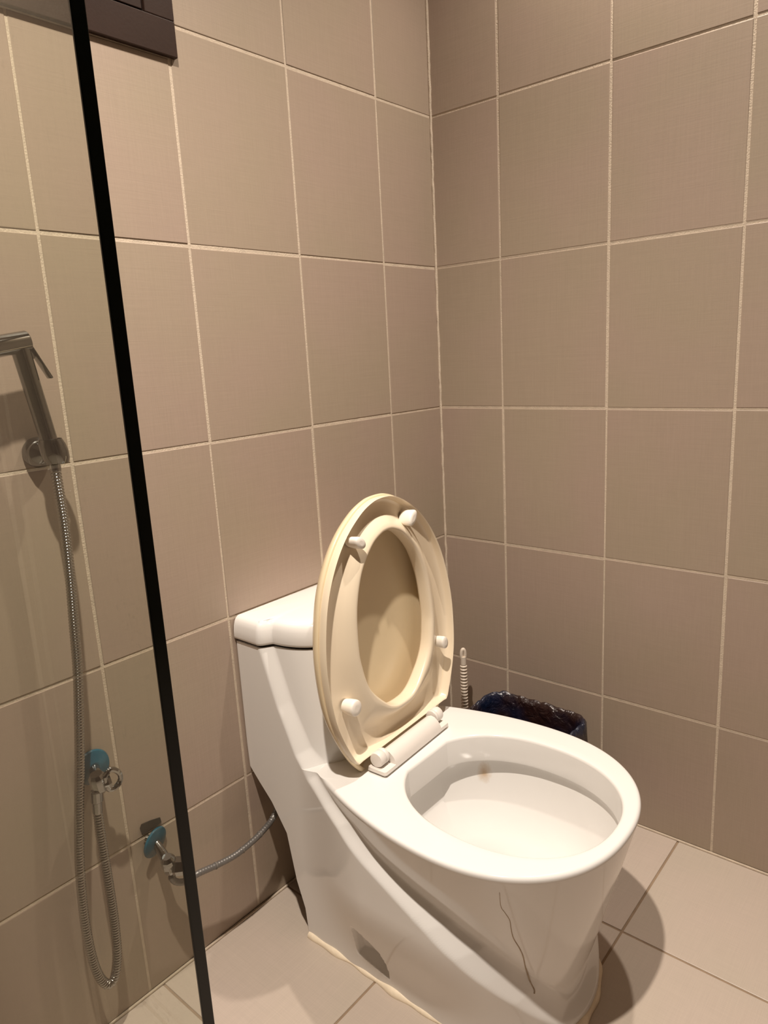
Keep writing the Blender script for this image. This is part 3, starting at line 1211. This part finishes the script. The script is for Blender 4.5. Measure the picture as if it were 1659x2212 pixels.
b.build('flange', M['blue'], val2, angle=40)['label'] = 'loose flange in blue protective film'
b = MB()
bc = on_y(366, 1868, -0.048) - v2w
b.tube(np.array([[fc[0] - 0.008, 0.0, fc[2] + 0.006], fc, fc * .5 + bc * .5, bc]), [0.0075, 0.0075, 0.0085, 0.0085], 16)
b.lathe([(0.008, -0.020), (0.0125, -0.014), (0.0138, 0.0), (0.0125, 0.012), (0.009, 0.017)], bc, (0.2, 0.1, -1), 10)
b.build('valve_body', M['chrome'], val2, angle=30)
knob(val2, on_y(372, 1872, -0.052) - v2w, (0.8, -0.75, -0.05), (0, 0, 1), 0.0160, 0.030)

pipe = empty('supply_hose', tuple(on_y(430, 1885, -0.05)))
tag(pipe, 'short grey flexible supply hose curving from the lower valve to the cistern', 'hose')
PO = np.array(on_y(430, 1885, -0.05))
bcw = bc + v2w
pts = [bcw + np.array([0.2, 0.1, -1.0]) / 1.025 * 0.019, on_y(371, 1896, -0.050), on_y(382, 1905, -0.052), on_y(402, 1903, -0.054), on_y(430, 1886, -0.056), on_y(470, 1868, -0.058), on_y(510, 1846, -0.060), on_y(548, 1815, -0.060), on_y(572, 1790, -0.056), on_y(590, 1766, -0.050), np.array([-0.645, -0.044, 0.248]), np.array([-0.60, -0.040, 0.256])]
c = catmull(np.array(pts) - PO, 0.0014)
k = np.arange(len(c)) % 4
b = MB()
b.tube(c, 0.0056 + 0.0004 * np.array([0, .7, 1, .7])[k], 12)
b.build('braided_tube', M['braid'], pipe, angle=80)
b = MB()
for f_ in (0.30, 0.47, 0.60, 0.72):
    i_ = int(len(c) * f_)
    b.lathe([(0.0055, -0.0012), (0.0066, -0.0008), (0.0066, 0.0008), (0.0055, 0.0012)], c[i_], c[i_ + 3] - c[i_ - 3], 12)
b.build('printed_band', M['gasket'], pipe, angle=40)['kind'] = 'stuff'

# ------------------------------------------------------------------ toilet brush
br = empty('toilet_brush', (-0.090, -0.107, 0))
tag(br, 'off-white plastic toilet brush with a ribbed handle, upright in the corner', 'brush')
b = MB()
z = np.arange(0.10, 0.352, 0.0012)
rb = np.where(z > 0.205, 0.0074 + 0.0016 * np.clip(np.sin((z - 0.205) / 0.0085 * 2 * np.pi) * 2.2, -1, 1), 0.0060)
rb = np.where(z > 0.330, 0.0072, rb)
b.tube(np.stack([0 * z, 0 * z, z], 1), rb, 16)
# hanging eye at the top, a flat drop with a slot
t = np.linspace(0, 2 * np.pi, 28, endpoint=False)
q = (np.array([-1.0, 1.0, 0.0]) / math.sqrt(2))
eye = np.array([[0, 0, 0.356] + 0.0046 * math.cos(a_) * np.array([0.75, -0.66, 0]) + np.array([0, 0, 0.0150]) * math.sin(a_) for a_ in t])
b.tube(np.vstack([eye, eye[:2]]), 0.0044, 10, caps=False)
b.build('handle', M['handle_white'], br, angle=70)
b = MB()
b.lathe([(0.006, 0.03), (0.028, 0.032), (0.034, 0.05), (0.034, 0.09), (0.026, 0.105), (0.006, 0.11)], (0, 0, 0), (0, 0, 1), 24)
b.build('bristle_head', M['bristle'], br)
hd_ = empty('brush_holder', (-0.090, -0.107, 0))
tag(hd_, 'off-white plastic cup on the floor holding the toilet brush', 'brush holder')
b = MB()
b.lathe([(0.048, 0.0), (0.052, 0.004), (0.050, 0.06), (0.045, 0.11), (0.046, 0.125), (0.043, 0.125), (0.041, 0.11), (0.045, 0.06), (0.045, 0.008), (0.0, 0.008)], (0, 0, 0), (0, 0, 1), 32)
b.build('cup', M['handle_white'], hd_, angle=50)

# ------------------------------------------------------------------ waste bin and liner
BX, BY, BH = -0.137, -0.302, 0.262
bin_ = empty('waste_bin', (BX, BY, 0))
tag(bin_, 'dark plastic rectangular waste bin standing between the toilet and the right wall', 'bin')


def rrect(hx, hy, r, z, n=10, off=0.0):
    pts_ = []
    for cx_, cy_, a0 in ((1, 1, 0), (-1, 1, 90), (-1, -1, 180), (1, -1, 270)):
        for k_ in range(n + 1):
            a_ = math.radians(a0 + 90 * k_ / n)
            pts_.append((cx_ * (hx - r) + (r + off) * math.cos(a_), cy_ * (hy - r) + (r + off) * math.sin(a_), z))
    return np.array(pts_)


b = MB()
prof = [(0.0, 0.0), (0.003, 0.004), (0.012, 0.12), (0.022, BH - 0.012), (0.027, BH - 0.010), (0.027, BH), (0.020, BH), (0.019, BH - 0.012), (0.009, 0.12), (0.0, 0.006)]
rows = [rrect(0.055 + o_, 0.098 + o_, 0.03 + o_ * 0.4, z_) for o_, z_ in prof]
b.grid(np.array(rows), closev=True)
b.fan(rows[0], rows[0].mean(0))
b.fan(rows[-1], rows[-1].mean(0))
b.build('body', M['binplastic'], bin_, angle=40)

ln = MB()


def dense(hx, hy, r, z, N=240):
    p_ = rrect(hx, hy, r, z, 16)
    p_ = np.vstack([p_, p_[:1]])
    d_ = np.concatenate([[0], np.cumsum(np.linalg.norm(np.diff(p_, axis=0), axis=1))])
    s_ = np.linspace(0, d_[-1], N, endpoint=False)
    return np.stack([np.interp(s_, d_, p_[:, k_]) for k_ in range(3)], 1)


prof = [(-0.012, 0.03), (-0.004, 0.06), (0.002, 0.10), (0.008, 0.14), (0.011, 0.17), (0.013, 0.195), (0.0145, 0.215), (0.0155, 0.232), (0.0165, 0.246), (0.0175, 0.256), (0.0195, BH + 0.004),
        (0.0235, BH + 0.008), (0.0275, BH + 0.0055), (0.0305, BH - 0.002), (0.0315, BH - 0.014), (0.032, BH - 0.03), (0.0325, BH - 0.046), (0.0328, BH - 0.06), (0.033, BH - 0.072)]
rows = []
N = 240
th = np.arange(N) / N * 2 * np.pi
ph = RNG.uniform(0, 6.28, 40)
for i_, (o_, z_) in enumerate(prof):
    p_ = dense(0.055 + o_, 0.098 + o_, 0.03 + o_ * 0.4, z_, N)
    ce = np.array([0, 0, z_])
    dr = p_ - ce
    dr[:, 2] = 0
    dr /= np.linalg.norm(dr, axis=1)[:, None]
    wv = sum(np.sin(f * th + ph[k_] + i_ * 0.5 * math.sin(ph[k_ + 12])) / (1 + f * 0.03) for k_, f in enumerate((3, 5, 8, 13, 17, 26, 37)))
    amp = 0.0021 if 4 < i_ <= 9 else (0.0010 if i_ <= 4 else 0.0013)
    inward = -np.abs(wv) if i_ <= 9 else np.abs(wv) * 0.9
    p_ = p_ + dr * (amp * inward * (0.55 + 0.45 * np.sin(2 * th + ph[30]) * np.sin(5 * th + ph[31])))[:, None]
    if 8 < i_ < 14:
        p_[:, 2] += 0.0020 * np.abs(sum(np.sin(f * th + ph[k_ + 20]) for k_, f in enumerate((4, 9, 17))))
    if i_ >= 17:
        p_[:, 2] += 0.004 * np.sin(9 * th + ph[5]) + 0.003 * np.sin(23 * th)
    rows.append(p_)
ln.grid(np.array(rows), closev=True)
ln.fan(rows[0], rows[0].mean(0))
liner = ln.build('bin_liner', M['liner'], None, angle=180)
liner.location = (BX, BY, 0)
tag(liner, 'crumpled glossy black plastic liner folded over the rim of the waste bin', 'bin liner')
